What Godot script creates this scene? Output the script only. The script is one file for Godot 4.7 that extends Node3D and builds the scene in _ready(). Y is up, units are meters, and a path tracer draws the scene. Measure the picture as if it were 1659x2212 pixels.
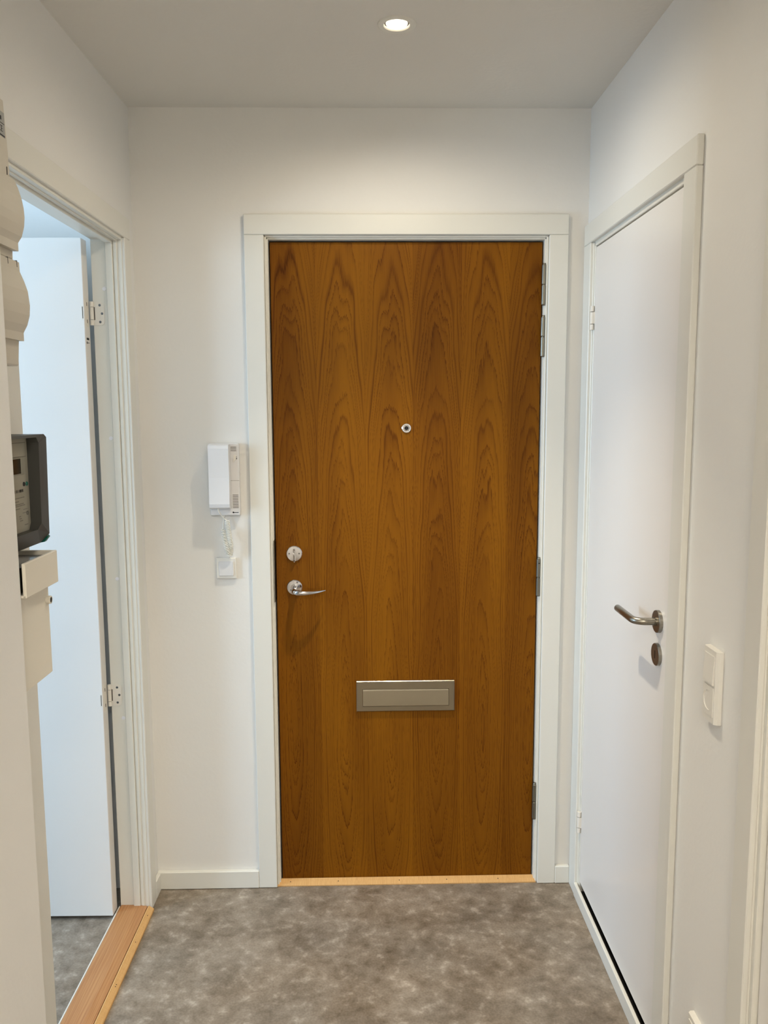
extends Node3D
# A small entrance hall: oak veneer front door straight ahead, an open white door with daylight behind it on the
# left, a white door on the right, one recessed lamp in the ceiling.

const XL := -0.8162            # left wall at the far corner
const AL := -0.0125            # the left wall runs this much out of square
const XR := 0.5459             # right wall at the far corner
const AR := 0.0031
const H := 2.432               # ceiling height
const HALL_END := 4.6          # the hall goes on behind the camera

var FW := Transform3D.IDENTITY
var FL := Transform3D(Basis(Vector3.UP, AL), Vector3(XL, 0, 0))   # local x = out of the left wall, z = along it
var FR := Transform3D(Basis(Vector3.UP, AR), Vector3(XR, 0, 0))   # local -x = out of the right wall, z = along it
var M := {}
var org := Vector3.ZERO        # base of the thing that is being built
var uv_from := Vector2.ZERO
var uv_size := Vector2.ONE
var uv_axes := Vector2i(0, 1)
var taken := {}

# ------------------------------------------------------------------ mesh helpers
func sm() -> SurfaceTool:
	var st := SurfaceTool.new()
	st.begin(Mesh.PRIMITIVE_TRIANGLES)
	st.set_smooth_group(-1)
	return st

func tri(st: SurfaceTool, a: Vector3, b: Vector3, c: Vector3, out: Vector3) -> void:
	if (b - a).cross(c - a).dot(out) > 0.0:    # front faces run clockwise
		var t := b
		b = c
		c = t
	for v in [a, b, c]:
		st.set_uv(Vector2((v[uv_axes.x] - uv_from.x) / uv_size.x, (v[uv_axes.y] - uv_from.y) / uv_size.y))
		st.add_vertex(v - org)

func quad(st: SurfaceTool, a: Vector3, b: Vector3, c: Vector3, d: Vector3, out: Vector3) -> void:
	tri(st, a, b, c, out)
	tri(st, a, c, d, out)

# box with chamfered edges
func box(st: SurfaceTool, lo: Vector3, hi: Vector3, ch := 0.0) -> void:
	st.set_smooth_group(-1)
	var l := Vector3(minf(lo.x, hi.x), minf(lo.y, hi.y), minf(lo.z, hi.z))
	var h := Vector3(maxf(lo.x, hi.x), maxf(lo.y, hi.y), maxf(lo.z, hi.z))
	var mid := (l + h) * 0.5
	var r := (h - l) * 0.5
	ch = minf(ch, minf(r.x, minf(r.y, r.z)) * 0.9)
	for ax in 3:
		for s in [-1.0, 1.0]:
			var u := (ax + 1) % 3
			var w := (ax + 2) % 3
			var q: Array[Vector3] = []
			for k in [[-1, -1], [1, -1], [1, 1], [-1, 1]]:
				var p := mid
				p[ax] += s * r[ax]
				p[u] += k[0] * (r[u] - ch)
				p[w] += k[1] * (r[w] - ch)
				q.append(p)
			var n := Vector3.ZERO
			n[ax] = s
			quad(st, q[0], q[1], q[2], q[3], n)
	if ch <= 0.0:
		return
	for ax in 3:                                # edges along ax
		var u := (ax + 1) % 3
		var w := (ax + 2) % 3
		for su in [-1.0, 1.0]:
			for sw in [-1.0, 1.0]:
				var a := mid
				a[u] += su * r[u]
				a[w] += sw * (r[w] - ch)
				var b := mid
				b[u] += su * (r[u] - ch)
				b[w] += sw * r[w]
				var e := Vector3.ZERO
				e[ax] = r[ax] - ch
				var n := Vector3.ZERO
				n[u] = su
				n[w] = sw
				quad(st, a - e, a + e, b + e, b - e, n)
	for sx in [-1.0, 1.0]:
		for sy in [-1.0, 1.0]:
			for sz in [-1.0, 1.0]:
				var s := Vector3(sx, sy, sz)
				tri(st, mid + s * Vector3(r.x, r.y - ch, r.z - ch), mid + s * Vector3(r.x - ch, r.y, r.z - ch), mid + s * Vector3(r.x - ch, r.y - ch, r.z), s)

# polygon extruded: each 2D point p lies at o + p.x * ex + p.y * ey, swept by along
func prism(st: SurfaceTool, poly: PackedVector2Array, o: Vector3, ex: Vector3, ey: Vector3, along: Vector3, smooth := false) -> void:
	if Geometry2D.is_polygon_clockwise(poly):
		poly.reverse()
	st.set_smooth_group(-1)
	var idx := Geometry2D.triangulate_polygon(poly)
	var at := func(p: Vector2) -> Vector3: return o + ex * p.x + ey * p.y
	for i in range(0, idx.size(), 3):
		tri(st, at.call(poly[idx[i]]), at.call(poly[idx[i + 1]]), at.call(poly[idx[i + 2]]), -along)
		tri(st, at.call(poly[idx[i]]) + along, at.call(poly[idx[i + 1]]) + along, at.call(poly[idx[i + 2]]) + along, along)
	if smooth:
		st.set_smooth_group(7)
	for i in poly.size():
		var a: Vector2 = poly[i]
		var b: Vector2 = poly[(i + 1) % poly.size()]
		var n := (b - a).orthogonal() * -1.0   # outward for a counter-clockwise polygon
		n = Vector2(b.y - a.y, a.x - b.x)
		quad(st, at.call(a), at.call(b), at.call(b) + along, at.call(a) + along, ex * n.x + ey * n.y)
	st.set_smooth_group(-1)

# profile of (radius, height) turned round axis
func lathe(st: SurfaceTool, prof: PackedVector2Array, o: Vector3, axis: Vector3, segs := 24, smooth := true) -> void:
	axis = axis.normalized()
	var ex := axis.cross(Vector3.UP if absf(axis.y) < 0.9 else Vector3.RIGHT).normalized()
	var ey := axis.cross(ex)
	for i in prof.size() - 1:
		var steep := (prof[i + 1] - prof[i]).normalized()
		st.set_smooth_group(20 + i if smooth else -1)
		for k in segs:
			var a := TAU * k / segs
			var b := TAU * (k + 1) / segs
			var da := ex * cos(a) + ey * sin(a)
			var db := ex * cos(b) + ey * sin(b)
			var out := (da + db) * steep.y - axis * steep.x * 2.0
			if prof[i].x < 1e-6:
				tri(st, o + axis * prof[i].y, o + da * prof[i + 1].x + axis * prof[i + 1].y, o + db * prof[i + 1].x + axis * prof[i + 1].y, out)
			elif prof[i + 1].x < 1e-6:
				tri(st, o + axis * prof[i + 1].y, o + da * prof[i].x + axis * prof[i].y, o + db * prof[i].x + axis * prof[i].y, out)
			else:
				quad(st, o + da * prof[i].x + axis * prof[i].y, o + db * prof[i].x + axis * prof[i].y, o + db * prof[i + 1].x + axis * prof[i + 1].y, o + da * prof[i + 1].x + axis * prof[i + 1].y, out)
	st.set_smooth_group(-1)

# round bar along a path; radii holds one radius (or an ellipse across/up) per point
func tube(st: SurfaceTool, path: PackedVector3Array, radii: Array, segs := 12) -> void:
	var n := path.size()
	var rings: Array = []
	var side := Vector3.ZERO
	for i in n:
		var t := (path[mini(i + 1, n - 1)] - path[maxi(i - 1, 0)]).normalized()
		if side == Vector3.ZERO:
			side = t.cross(Vector3.UP if absf(t.y) < 0.9 else Vector3.RIGHT).normalized()
		side = (side - t * side.dot(t)).normalized()
		var up := t.cross(side)
		var r: Vector2 = radii[i] if radii[i] is Vector2 else Vector2(radii[i], radii[i])
		var ring: Array = []
		for k in segs:
			var a := TAU * k / segs
			ring.append(path[i] + side * cos(a) * r.x + up * sin(a) * r.y)
		rings.append(ring)
	st.set_smooth_group(3)
	for i in n - 1:
		for k in segs:
			var k2 := (k + 1) % segs
			var out: Vector3 = rings[i][k] + rings[i][k2] - path[i] * 2.0
			quad(st, rings[i][k], rings[i][k2], rings[i + 1][k2], rings[i + 1][k], out)
	st.set_smooth_group(-1)
	for e in [0, n - 1]:
		var out: Vector3 = path[0] - path[1] if e == 0 else path[n - 1] - path[n - 2]
		for k in segs:
			tri(st, path[e], rings[e][k], rings[e][(k + 1) % segs], out)

func obj(called: String, st: SurfaceTool, m: Material, parent: Node) -> MeshInstance3D:
	st.generate_normals()
	var o := MeshInstance3D.new()
	o.name = called
	o.mesh = st.commit()
	o.material_override = null
	o.mesh.surface_set_material(0, m)
	o.cast_shadow = GeometryInstance3D.SHADOW_CASTING_SETTING_ON
	parent.add_child(o, true)
	return o

func bx(called: String, lo: Vector3, hi: Vector3, m: Material, parent: Node, ch := 0.0015) -> MeshInstance3D:
	var st := sm()
	box(st, lo, hi, ch)
	return obj(called, st, m, parent)

func numbered(called: String) -> String:
	taken[called] = taken.get(called, -1) + 1
	return called if taken[called] == 0 else "%s_%03d" % [called, taken[called]]

# a top-level thing with its base at `base` (given in the frame's own axes)
func thing(called: String, label: String, category: String, frame := FW, base := Vector3.ZERO, kind := "", group := "") -> Node3D:
	var o := Node3D.new()
	o.name = numbered(called)
	add_child(o)
	o.transform = Transform3D(frame.basis, frame * base)
	org = base
	o.set_meta("label", label)
	o.set_meta("category", category)
	if kind:
		o.set_meta("kind", kind)
	if group:
		o.set_meta("group", group)
	return o

# ------------------------------------------------------------------ materials
func mat(c: Color, rough := 0.5, metal := 0.0) -> StandardMaterial3D:
	var m := StandardMaterial3D.new()
	m.albedo_color = c
	m.roughness = rough
	m.metallic = metal
	return m

func noise(seed_: int, freq: float, octaves := 4) -> FastNoiseLite:
	var n := FastNoiseLite.new()
	n.seed = seed_
	n.noise_type = FastNoiseLite.TYPE_SIMPLEX_SMOOTH
	n.frequency = freq
	n.fractal_octaves = octaves
	n.fractal_type = FastNoiseLite.FRACTAL_FBM if octaves > 1 else FastNoiseLite.FRACTAL_NONE
	return n

func grain_texture(seed_: int, freq: float) -> NoiseTexture2D:
	var t := NoiseTexture2D.new()
	t.width = 512
	t.height = 512
	t.seamless = true
	t.noise = noise(seed_, freq, 3)
	return t

func painted(c: Color, rough: float, relief: float, tile: float, tex: Texture2D) -> StandardMaterial3D:
	var m := mat(c, rough)
	m.heightmap_enabled = true
	m.heightmap_texture = tex
	m.heightmap_scale = relief
	m.uv1_triplanar = true
	m.uv1_world_triplanar = true
	m.uv1_scale = Vector3.ONE * tile
	return m

# flat-cut oak veneer, six leaves side by side with the tall arches of the growth rings
func veneer_texture() -> ImageTexture:
	var w := 768
	var h := 1792
	var wide := 0.825
	var tall := 2.045
	var seams := [0.0, 0.134, 0.283, 0.432, 0.580, 0.728, 0.880]
	var low := noise(11, 1.0, 2)
	var fine := noise(12, 1.0, 1)
	var fib := noise(13, 1.0, 2)
	var data := PackedByteArray()
	data.resize(w * h * 3)
	var lightc := Vector3(0.520, 0.326, 0.050)
	var darkc := Vector3(0.305, 0.152, 0.006)
	for j in h:
		var y := tall * (1.0 - (j + 0.5) / h)
		var k := 0
		var sway := 0.016 * low.get_noise_2d(y * 0.9 + 3.0, 0.0)
		for i in w:
			var x := wide * (i + 0.5) / w
			while k < 5 and x > seams[k + 1]:
				k += 1
			var mid: float = (seams[k] + seams[k + 1]) * 0.5 + (-0.016 if k == 0 else 0.004)
			var lx := (x - mid) * (1.0 if k % 2 == 0 else -1.0) + sway
			var yc := 0.55 - 0.035 * (k % 3)
			var dy := (y - yc) * (0.066 if y > yc else 0.085)
			var r := sqrt(lx * lx * 1.1 + dy * dy)
			r += 0.0050 * low.get_noise_2d(lx * 20.0 + k * 0.12, y * 2.6 + 7.0)
			r += (0.0008 * fine.get_noise_2d(lx * 330.0 + k * 3.0, y * 5.0) + 0.0003 * fine.get_noise_2d(lx * 900.0, y * 22.0)) * (1.0 - smoothstep(0.02, 0.06, absf(lx)))
			var q := r * 1000.0 / 5.6 + 1.1 * low.get_noise_2d(r * 45.0, 90.0)
			var f := q - floorf(q)
			var soft := smoothstep(0.30, 0.90, f) * (1.0 - smoothstep(0.92, 1.0, f))
			var core := smoothstep(0.80, 0.90, f) * (1.0 - smoothstep(0.92, 0.99, f))
			var strong := 0.65 + 0.5 * low.get_noise_2d(floorf(q) * 1.7 + 30.0, k * 0.3 + y * 1.2)
			var pore := fib.get_noise_2d(x * 700.0, y * 9.0)
			var tone := low.get_noise_2d(x * 7.0 + 20.0, y * 0.7)
			var t := 0.16 + strong * (0.26 * soft + 0.42 * core) + 0.12 * pore + 0.26 * tone + (0.10 if k == 0 or k == 3 or k == 5 else -0.03)
			t += 0.22 * smoothstep(0.0012, 0.0, minf(x - seams[k], seams[k + 1] - x))
			var c := lightc.lerp(darkc, clampf(t, 0.0, 1.0))
			var b := (j * w + i) * 3
			data[b] = int(255.0 * c.x)
			data[b + 1] = int(255.0 * c.y)
			data[b + 2] = int(255.0 * c.z)
	return ImageTexture.create_from_image(Image.create_from_data(w, h, false, Image.FORMAT_RGB8, data))

# vinyl printed like trowelled concrete: cloudy patches, short dabs and fine specks
func vinyl_texture() -> ImageTexture:
	var n := 1408
	var big := noise(21, 1.0, 3)
	var mid := noise(22, 1.0, 5)
	mid.fractal_gain = 0.62
	var fine := noise(23, 1.0, 3)
	fine.fractal_gain = 0.7
	var data := PackedByteArray()
	data.resize(n * n * 3)
	for j in n:
		for i in n:
			var x := 2.4 * i / n
			var y := 2.4 * j / n
			var a := big.get_noise_2d(x * 5.0, y * 6.0)
			var m := mid.get_noise_2d(x * 17.0, y * 19.0)
			var f := fine.get_noise_2d(x * 120.0, y * 120.0)
			var v := 0.482 + 0.095 * a + 0.092 * m + 0.065 * f
			v += 0.20 * maxf(m - 0.20, 0.0) - 0.08 * maxf(-m - 0.25, 0.0)
			var warm := 0.012 * big.get_noise_2d(x * 2.4 + 50.0, y * 2.4)
			var b := (j * n + i) * 3
			data[b] = int(255.0 * clampf(v + 0.036 + warm, 0.0, 1.0))
			data[b + 1] = int(255.0 * clampf(v - 0.012, 0.0, 1.0))
			data[b + 2] = int(255.0 * clampf(v - 0.070 - warm, 0.0, 1.0))
	return ImageTexture.create_from_image(Image.create_from_data(n, n, false, Image.FORMAT_RGB8, data))

func streak_texture(seed_: int, a: Color, b: Color, along: float, across: float) -> ImageTexture:
	var n := 256
	var s := noise(seed_, 1.0, 3)
	var im := Image.create(n, n, false, Image.FORMAT_RGB8)
	for j in n:
		for i in n:
			im.set_pixel(i, j, a.lerp(b, clampf(0.5 + 0.75 * s.get_noise_2d(i * across, j * along), 0.0, 1.0)))
	return ImageTexture.create_from_image(im)

# print of the meter's front plate (u runs away from the hall's entrance door, v down)
func meter_print() -> ImageTexture:
	var im := Image.create(168, 170, false, Image.FORMAT_RGB8)
	im.fill(Color(0.60, 0.585, 0.53))
	var ink := Color(0.10, 0.10, 0.10)
	var rng := RandomNumberGenerator.new()
	rng.seed = 5
	im.fill_rect(Rect2i(6, 9, 150, 1), Color(0.35, 0.34, 0.30))
	im.fill_rect(Rect2i(6, 34, 150, 1), Color(0.35, 0.34, 0.30))
	im.fill_rect(Rect2i(154, 9, 1, 26), Color(0.42, 0.41, 0.37))
	for i in 48:                                     # bar code
		if rng.randf() < 0.62:
			im.fill_rect(Rect2i(84 + i, 92, 1, 5), ink)
	for row in [[106, 62, 132], [112, 62, 100], [117, 62, 128], [120, 62, 134], [125, 62, 108], [140, 62, 84], [145, 62, 84], [139, 100, 108], [143, 102, 114], [147, 104, 116]]:
		var x: int = row[1]
		while x < row[2]:
			var l := rng.randi_range(2, 5)
			im.fill_rect(Rect2i(x, row[0], l, 1), Color(0.24, 0.24, 0.22))
			x += l + 1
	im.fill_rect(Rect2i(124, 128, 24, 1), Color(0.4, 0.4, 0.37))
	im.fill_rect(Rect2i(120, 134, 22, 1), Color(0.4, 0.4, 0.37))
	im.fill_rect(Rect2i(128, 156, 20, 1), Color(0.3, 0.3, 0.28))
	return ImageTexture.create_from_image(im)

func materials() -> void:
	var g1 := grain_texture(1, 0.05)
	var g2 := grain_texture(2, 0.02)
	M.wall = painted(Color(0.905, 0.900, 0.885), 0.75, 0.020, 2.2, g1)
	M.ceiling = painted(Color(0.880, 0.872, 0.850), 0.85, 0.03, 2.2, g1)
	M.trim = painted(Color(0.880, 0.875, 0.845), 0.38, 0.006, 3.0, g2)
	M.frame = painted(Color(0.890, 0.882, 0.845), 0.35, 0.006, 3.0, g2)
	M.door_white = painted(Color(0.912, 0.896, 0.874), 0.30, 0.005, 2.0, g2)
	M.floor = mat(Color.WHITE, 0.42)
	M.floor.albedo_texture = vinyl_texture()
	M.oak = mat(Color.WHITE, 0.48)
	M.oak.albedo_texture = veneer_texture()
	M.oak.metallic_specular = 0.22
	M.strip = mat(Color.WHITE, 0.5)
	M.strip.albedo_texture = streak_texture(31, Color(0.86, 0.69, 0.46), Color(0.78, 0.60, 0.37), 0.02, 0.35)
	M.strip.uv1_triplanar = true
	M.strip.uv1_scale = Vector3(4, 4, 4)
	M.beech = mat(Color.WHITE, 0.42)
	M.beech.albedo_texture = streak_texture(32, Color(0.745, 0.555, 0.365), Color(0.64, 0.435, 0.265), 0.25, 0.012)
	M.beech.uv1_scale = Vector3(1, 1, 1)
	M.chrome = mat(Color(0.80, 0.80, 0.81), 0.10, 1.0)
	M.steel = mat(Color(0.60, 0.58, 0.54), 0.32, 1.0)
	M.steel_plate = mat(Color(0.62, 0.59, 0.525), 0.30, 1.0)
	M.zinc = mat(Color(0.50, 0.49, 0.45), 0.36, 1.0)
	M.black = mat(Color(0.02, 0.02, 0.02), 0.7)
	M.gap_shade = mat(Color(0.025, 0.022, 0.022), 0.8)  # near-black, paints the shade inside the door gaps
	M.plastic = mat(Color(0.870, 0.868, 0.870), 0.32)
	M.plastic_warm = mat(Color(0.900, 0.890, 0.860), 0.35)
	M.cord = mat(Color(0.93, 0.92, 0.88), 0.4)
	M.dark_slot = mat(Color(0.30, 0.28, 0.26), 0.7)
	M.hinge_white = mat(Color(0.90, 0.88, 0.84), 0.35)
	M.screw = mat(Color(0.45, 0.45, 0.45), 0.35, 1.0)
	M.trough = mat(Color(0.89, 0.87, 0.815), 0.45)
	M.fuse = mat(Color(0.80, 0.775, 0.72), 0.45)
	M.meter_dark = mat(Color(0.205, 0.205, 0.19), 0.45)
	M.meter_face = mat(Color.WHITE, 0.4)
	M.meter_face.albedo_texture = meter_print()
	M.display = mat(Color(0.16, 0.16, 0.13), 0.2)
	M.display_frame = mat(Color(0.55, 0.54, 0.49), 0.4)
	M.teal = mat(Color(0.05, 0.36, 0.30), 0.4)
	M.label = mat(Color(0.62, 0.62, 0.61), 0.5)
	M.ink = mat(Color(0.05, 0.05, 0.05), 0.6)
	M.cap = mat(Color(0.93, 0.93, 0.95), 0.4)
	M.lens = mat(Color(1, 1, 1), 0.4)
	M.lens.emission_enabled = true
	M.lens.emission = Color(1.0, 0.93, 0.80)
	M.lens.emission_energy_multiplier = 4.0
	M.opal = mat(Color(0.95, 0.95, 0.93), 0.5)  # glowing cover of the added fill lamp
	M.opal.emission_enabled = true
	M.opal.emission = Color(1.0, 0.962, 0.905)
	M.opal.emission_energy_multiplier = 6.0
	M.glass = mat(Color(0.95, 0.97, 0.98, 0.08), 0.02)
	M.glass.transparency = BaseMaterial3D.TRANSPARENCY_ALPHA

# ------------------------------------------------------------------ lights
func sky_and_camera() -> void:
	var cam := Camera3D.new()
	cam.name = "camera"
	cam.fov = rad_to_deg(2.0 * atan(1106.0 / 1791.9))
	cam.keep_aspect = Camera3D.KEEP_HEIGHT
	cam.near = 0.02
	add_child(cam)
	cam.transform = Transform3D(Basis.from_euler(Vector3(-0.1238, -0.0210, -0.0044)), Vector3(-0.1259, 1.5549, 2.5644))
	cam.current = true
	var e := Environment.new()
	e.background_mode = Environment.BG_SKY
	var s := ProceduralSkyMaterial.new()
	s.sky_top_color = Color(0.62, 0.78, 1.0)
	s.sky_horizon_color = Color(0.80, 0.90, 1.0)
	s.ground_horizon_color = Color(0.55, 0.60, 0.64)
	s.ground_bottom_color = Color(0.40, 0.43, 0.45)
	e.sky = Sky.new()
	e.sky.sky_material = s
	e.background_energy_multiplier = 4.0
	e.tonemap_mode = Environment.TONE_MAPPER_LINEAR
	e.tonemap_exposure = 1.05
	e.sdfgi_enabled = true
	e.ssao_enabled = true
	e.ssil_enabled = true
	var we := WorldEnvironment.new()
	we.name = "environment"
	we.environment = e
	add_child(we)

# recessed ceiling lamp: plaster ring, dark gap, glowing lens and the light it gives
func downlight(x: float, z: float, energy: float, beam: float, label: String) -> void:
	var t := thing("ceiling_downlight", label, "ceiling lamp", FW, Vector3(x, H, z))
	var o := Vector3(x, H, z)
	var st := sm()
	lathe(st, PackedVector2Array([Vector2(0.0290, -0.025), Vector2(0.0290, 0.0005), Vector2(0.0305, 0.0028), Vector2(0.041, 0.0036), Vector2(0.0440, 0.0026), Vector2(0.0445, 0.0)]), o, Vector3.DOWN, 40)
	obj("trim_ring", st, M.trim, t)
	st = sm()
	lathe(st, PackedVector2Array([Vector2(0.0, 0.0035), Vector2(0.012, 0.0032), Vector2(0.020, 0.0022), Vector2(0.0240, 0.0008), Vector2(0.0252, -0.0015)]), o, Vector3.DOWN, 32)
	obj("bulb_lens", st, M.lens, t)
	st = sm()
	lathe(st, PackedVector2Array([Vector2(0.0, -0.024), Vector2(0.0250, -0.024), Vector2(0.0250, -0.0022), Vector2(0.0292, -0.0022)]), o, Vector3.DOWN, 32)
	obj("housing", st, M.dark_slot, t)
	# the reflector throws a beam straight down; the frosted rim of the lens spills the rest to the sides
	for part in [["spill_light", 86.0, 0.55, energy], ["beam_light", 40.0, 1.0, beam]]:
		var l := SpotLight3D.new()
		l.name = part[0]
		l.position = Vector3(0, -0.008, 0)
		l.rotation = Vector3(-PI / 2, 0, 0)
		l.spot_angle = part[1]
		l.spot_angle_attenuation = part[2]
		l.spot_range = 12.0
		l.spot_attenuation = 2.0
		l.light_energy = part[3]
		l.light_color = Color(1.0, 0.945, 0.845)
		l.light_size = 0.022
		l.shadow_enabled = true
		t.add_child(l)

# made-up fill lamp, added out of view behind the camera to brighten the hall
func added_dome(x: float, z: float, energy: float) -> void:
	var t := thing("added_fill_lamp", "wide round fill lamp added out of view behind the camera", "ceiling lamp", FW, V(x, H, z))
	var st := sm()
	lathe(st, PackedVector2Array([Vector2(0.34, 0.0), Vector2(0.34, 0.05), Vector2(0.325, 0.056)]), V(x, H, z), Vector3.DOWN, 40)
	obj("rim", st, M.trim, t)
	st = sm()
	lathe(st, PackedVector2Array([Vector2(0.0, 0.062), Vector2(0.2, 0.060), Vector2(0.325, 0.054)]), V(x, H, z), Vector3.DOWN, 40)
	obj("fill_lamp_shade", st, M.opal, t)
	var l := AreaLight3D.new()
	l.name = "light"
	l.area_size = Vector2(0.56, 0.56)
	l.position = Vector3(0, -0.075, 0)
	l.rotation = Vector3(-PI / 2, 0, 0)
	l.light_energy = energy
	l.area_range = 12.0
	l.area_attenuation = 2.0
	l.light_color = Color(1.0, 0.962, 0.905)
	l.shadow_enabled = true
	t.add_child(l)

# ------------------------------------------------------------------ the shell
func V(x: float, y: float, z: float) -> Vector3:
	return Vector3(x, y, z)

func shell() -> void:
	# floor
	var t := thing("floor", "grey-brown mottled concrete-look vinyl floor of the hall", "floor", FW, Vector3.ZERO, "structure")
	uv_axes = Vector2i(0, 2)
	uv_from = Vector2(-3.4, -1.2)
	uv_size = Vector2(2.4, 2.4)
	bx("vinyl", V(-3.2, -0.12, -0.4), V(1.0, 0.0, HALL_END + 0.2), M.floor, t, 0.0)
	uv_axes = Vector2i(0, 1)
	# ceiling
	t = thing("ceiling", "plain matt white hall ceiling with one recessed lamp", "ceiling", FW, V(0, H, 0), "structure")
	var st := sm()
	var lx := -0.049
	var lz := 0.535
	var a := 0.044
	var hi := H + 0.14
	box(st, V(-3.2, H, -0.4), V(lx - a, hi, HALL_END + 0.2))
	box(st, V(lx + a, H, -0.4), V(1.0, hi, HALL_END + 0.2))
	box(st, V(lx - a, H, -0.4), V(lx + a, hi, lz - a))
	box(st, V(lx - a, H, lz + a), V(lx + a, hi, HALL_END + 0.2))
	for c in [lz]:
		box(st, V(lx - a, H + 0.05, c - a), V(lx + a, hi, c + a))
		for k in 32:                              # plasterboard round the lamp's hole
			var p := TAU * k / 32.0
			var q := TAU * (k + 1) / 32.0
			var dp := V(cos(p), 0, sin(p))
			var dq := V(cos(q), 0, sin(q))
			var o := V(lx, H, c)
			var sp := a / maxf(absf(dp.x), absf(dp.z))
			var sq := a / maxf(absf(dq.x), absf(dq.z))
			quad(st, o + dp * 0.036, o + dq * 0.036, o + dq * sq, o + dp * sp, Vector3.DOWN)
	obj("plaster", st, M.ceiling, t)
	# back wall, with a niche that the front door's frame stands in
	t = thing("wall_back", "white painted end wall around the oak front door", "wall", FW, Vector3.ZERO, "structure")
	st = sm()
	box(st, V(-1.0, 0, -0.12), V(-0.452, H, 0))
	box(st, V(0.452, 0, -0.12), V(0.75, H, 0))
	box(st, V(-0.452, 2.095, -0.12), V(0.452, H, 0))
	box(st, V(-3.2, 0, -0.32), V(1.0, H, -0.12))
	box(st, V(-3.2, 0, -0.12), V(-1.0, H, -0.01))
	obj("plaster", st, M.wall, t)
	# left wall with the open doorway
	t = thing("wall_left", "white painted wall around the open doorway", "wall", FL, Vector3.ZERO, "structure")
	st = sm()
	box(st, V(-0.082, 0, -0.01), V(0, H, 0.112))
	box(st, V(-0.082, 2.045, 0.112), V(0, H, 0.885))
	box(st, V(-0.082, 0, 0.885), V(0, H, HALL_END))
	obj("plaster", st, M.wall, t)
	t = thing("wall_pier", "white boxed-out pier of the left wall beside the electricity meter", "wall", FL, V(0, 0, 1.108), "structure")
	bx("plaster", V(0, 0, 1.108), V(0.09, H, 2.3), M.wall, t, 0.001)
	# right wall, niches for two doors
	t = thing("wall_right", "white painted wall with the closed white doors", "wall", FR, Vector3.ZERO, "structure")
	st = sm()
	box(st, V(0.055, 0, -0.01), V(0.18, H, HALL_END))
	box(st, V(0, 0, -0.01), V(0.055, H, 0.070))
	box(st, V(0, 2.05, 0.070), V(0.055, H, 0.805))
	box(st, V(0, 0, 0.805), V(0.055, H, 1.205))
	box(st, V(0, 2.05, 1.205), V(0.055, H, 1.955))
	box(st, V(0, 0, 1.955), V(0.055, H, HALL_END))
	obj("plaster", st, M.wall, t)
	t = thing("wall_front", "white painted wall at the other end of the hall", "wall", FW, V(0, 0, HALL_END), "structure")
	bx("plaster", V(-3.2, 0, HALL_END), V(1.0, H, HALL_END + 0.15), M.wall, t, 0.0)
	# the side room that the open door leads to: its daylight comes from a window
	var fx := -2.35
	t = thing("wall_side_room", "white painted walls of the daylit side room", "wall", FL, V(fx, 0, 0), "structure")
	st = sm()
	box(st, V(fx - 0.2, 0, -0.1), V(fx, H, 0.80))
	box(st, V(fx - 0.2, 0, 0.80), V(fx, 0.95, 1.70))
	box(st, V(fx - 0.2, 2.28, 0.80), V(fx, H, 1.70))
	box(st, V(fx - 0.2, 0, 1.70), V(fx, H, 3.6))
	box(st, V(fx - 0.2, 0, 3.4), V(-0.05, H, 3.6))
	obj("plaster", st, M.wall, t)
	t = thing("window_1", "white framed window of the side room", "window", FL, V(fx - 0.1, 0.95, 1.25), "structure")
	for r in [[0.95, 1.00, 0.80, 1.70], [2.23, 2.28, 0.80, 1.70], [1.00, 2.23, 0.80, 0.85], [1.00, 2.23, 1.65, 1.70]]:
		bx("window_frame", V(fx - 0.13, r[0], r[2]), V(fx - 0.08, r[1], r[3]), M.trim, t)
	bx("pane", V(fx - 0.108, 1.00, 0.85), V(fx - 0.104, 2.23, 1.65), M.glass, t, 0.0)
	bx("window_sill", V(fx - 0.08, 0.935, 0.78), V(fx + 0.06, 0.96, 1.72), M.trim, t)

	# daylight that comes in through the window's pane
	var l := AreaLight3D.new()
	l.name = "window_daylight"
	l.area_size = Vector2(0.80, 1.20)
	l.position = V(fx - 0.07, 1.615, 1.25) - org
	l.rotation = Vector3(0, -PI / 2, 0)
	l.light_energy = 7.0
	l.area_range = 12.0
	l.area_attenuation = 2.0
	l.light_color = Color(0.76, 0.885, 1.0)
	l.shadow_enabled = true
	t.add_child(l)

func skirtings() -> void:
	for a in [["baseboard_back_left", -0.8162, -0.4855, "white skirting board between the open doorway and the front door"], ["baseboard_back_right", 0.4847, 0.532, "short white skirting board between the front door and the right-hand door"]]:
		var t := thing(a[0], a[3], "skirting board", FW, V((a[1] + a[2]) * 0.5, 0, 0), "structure")
		bx("board", V(a[1], 0.001, 0), V(a[2], 0.060, 0.016), M.trim, t, 0.002)
	var t2 := thing("baseboard_left", "tiny white skirting piece in the corner by the doorway", "skirting board", FL, V(0, 0, 0.04), "structure")
	bx("board", V(0, 0.001, 0.016), V(0.012, 0.060, 0.068), M.trim, t2, 0.002)
	var t3 := thing("baseboard_right", "white skirting board below the wall sockets", "skirting board", FR, V(0, 0, 1.0), "structure")
	bx("board", V(-0.014, 0.001, 0.862), V(0, 0.060, 1.160), M.trim, t3, 0.002)

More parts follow.
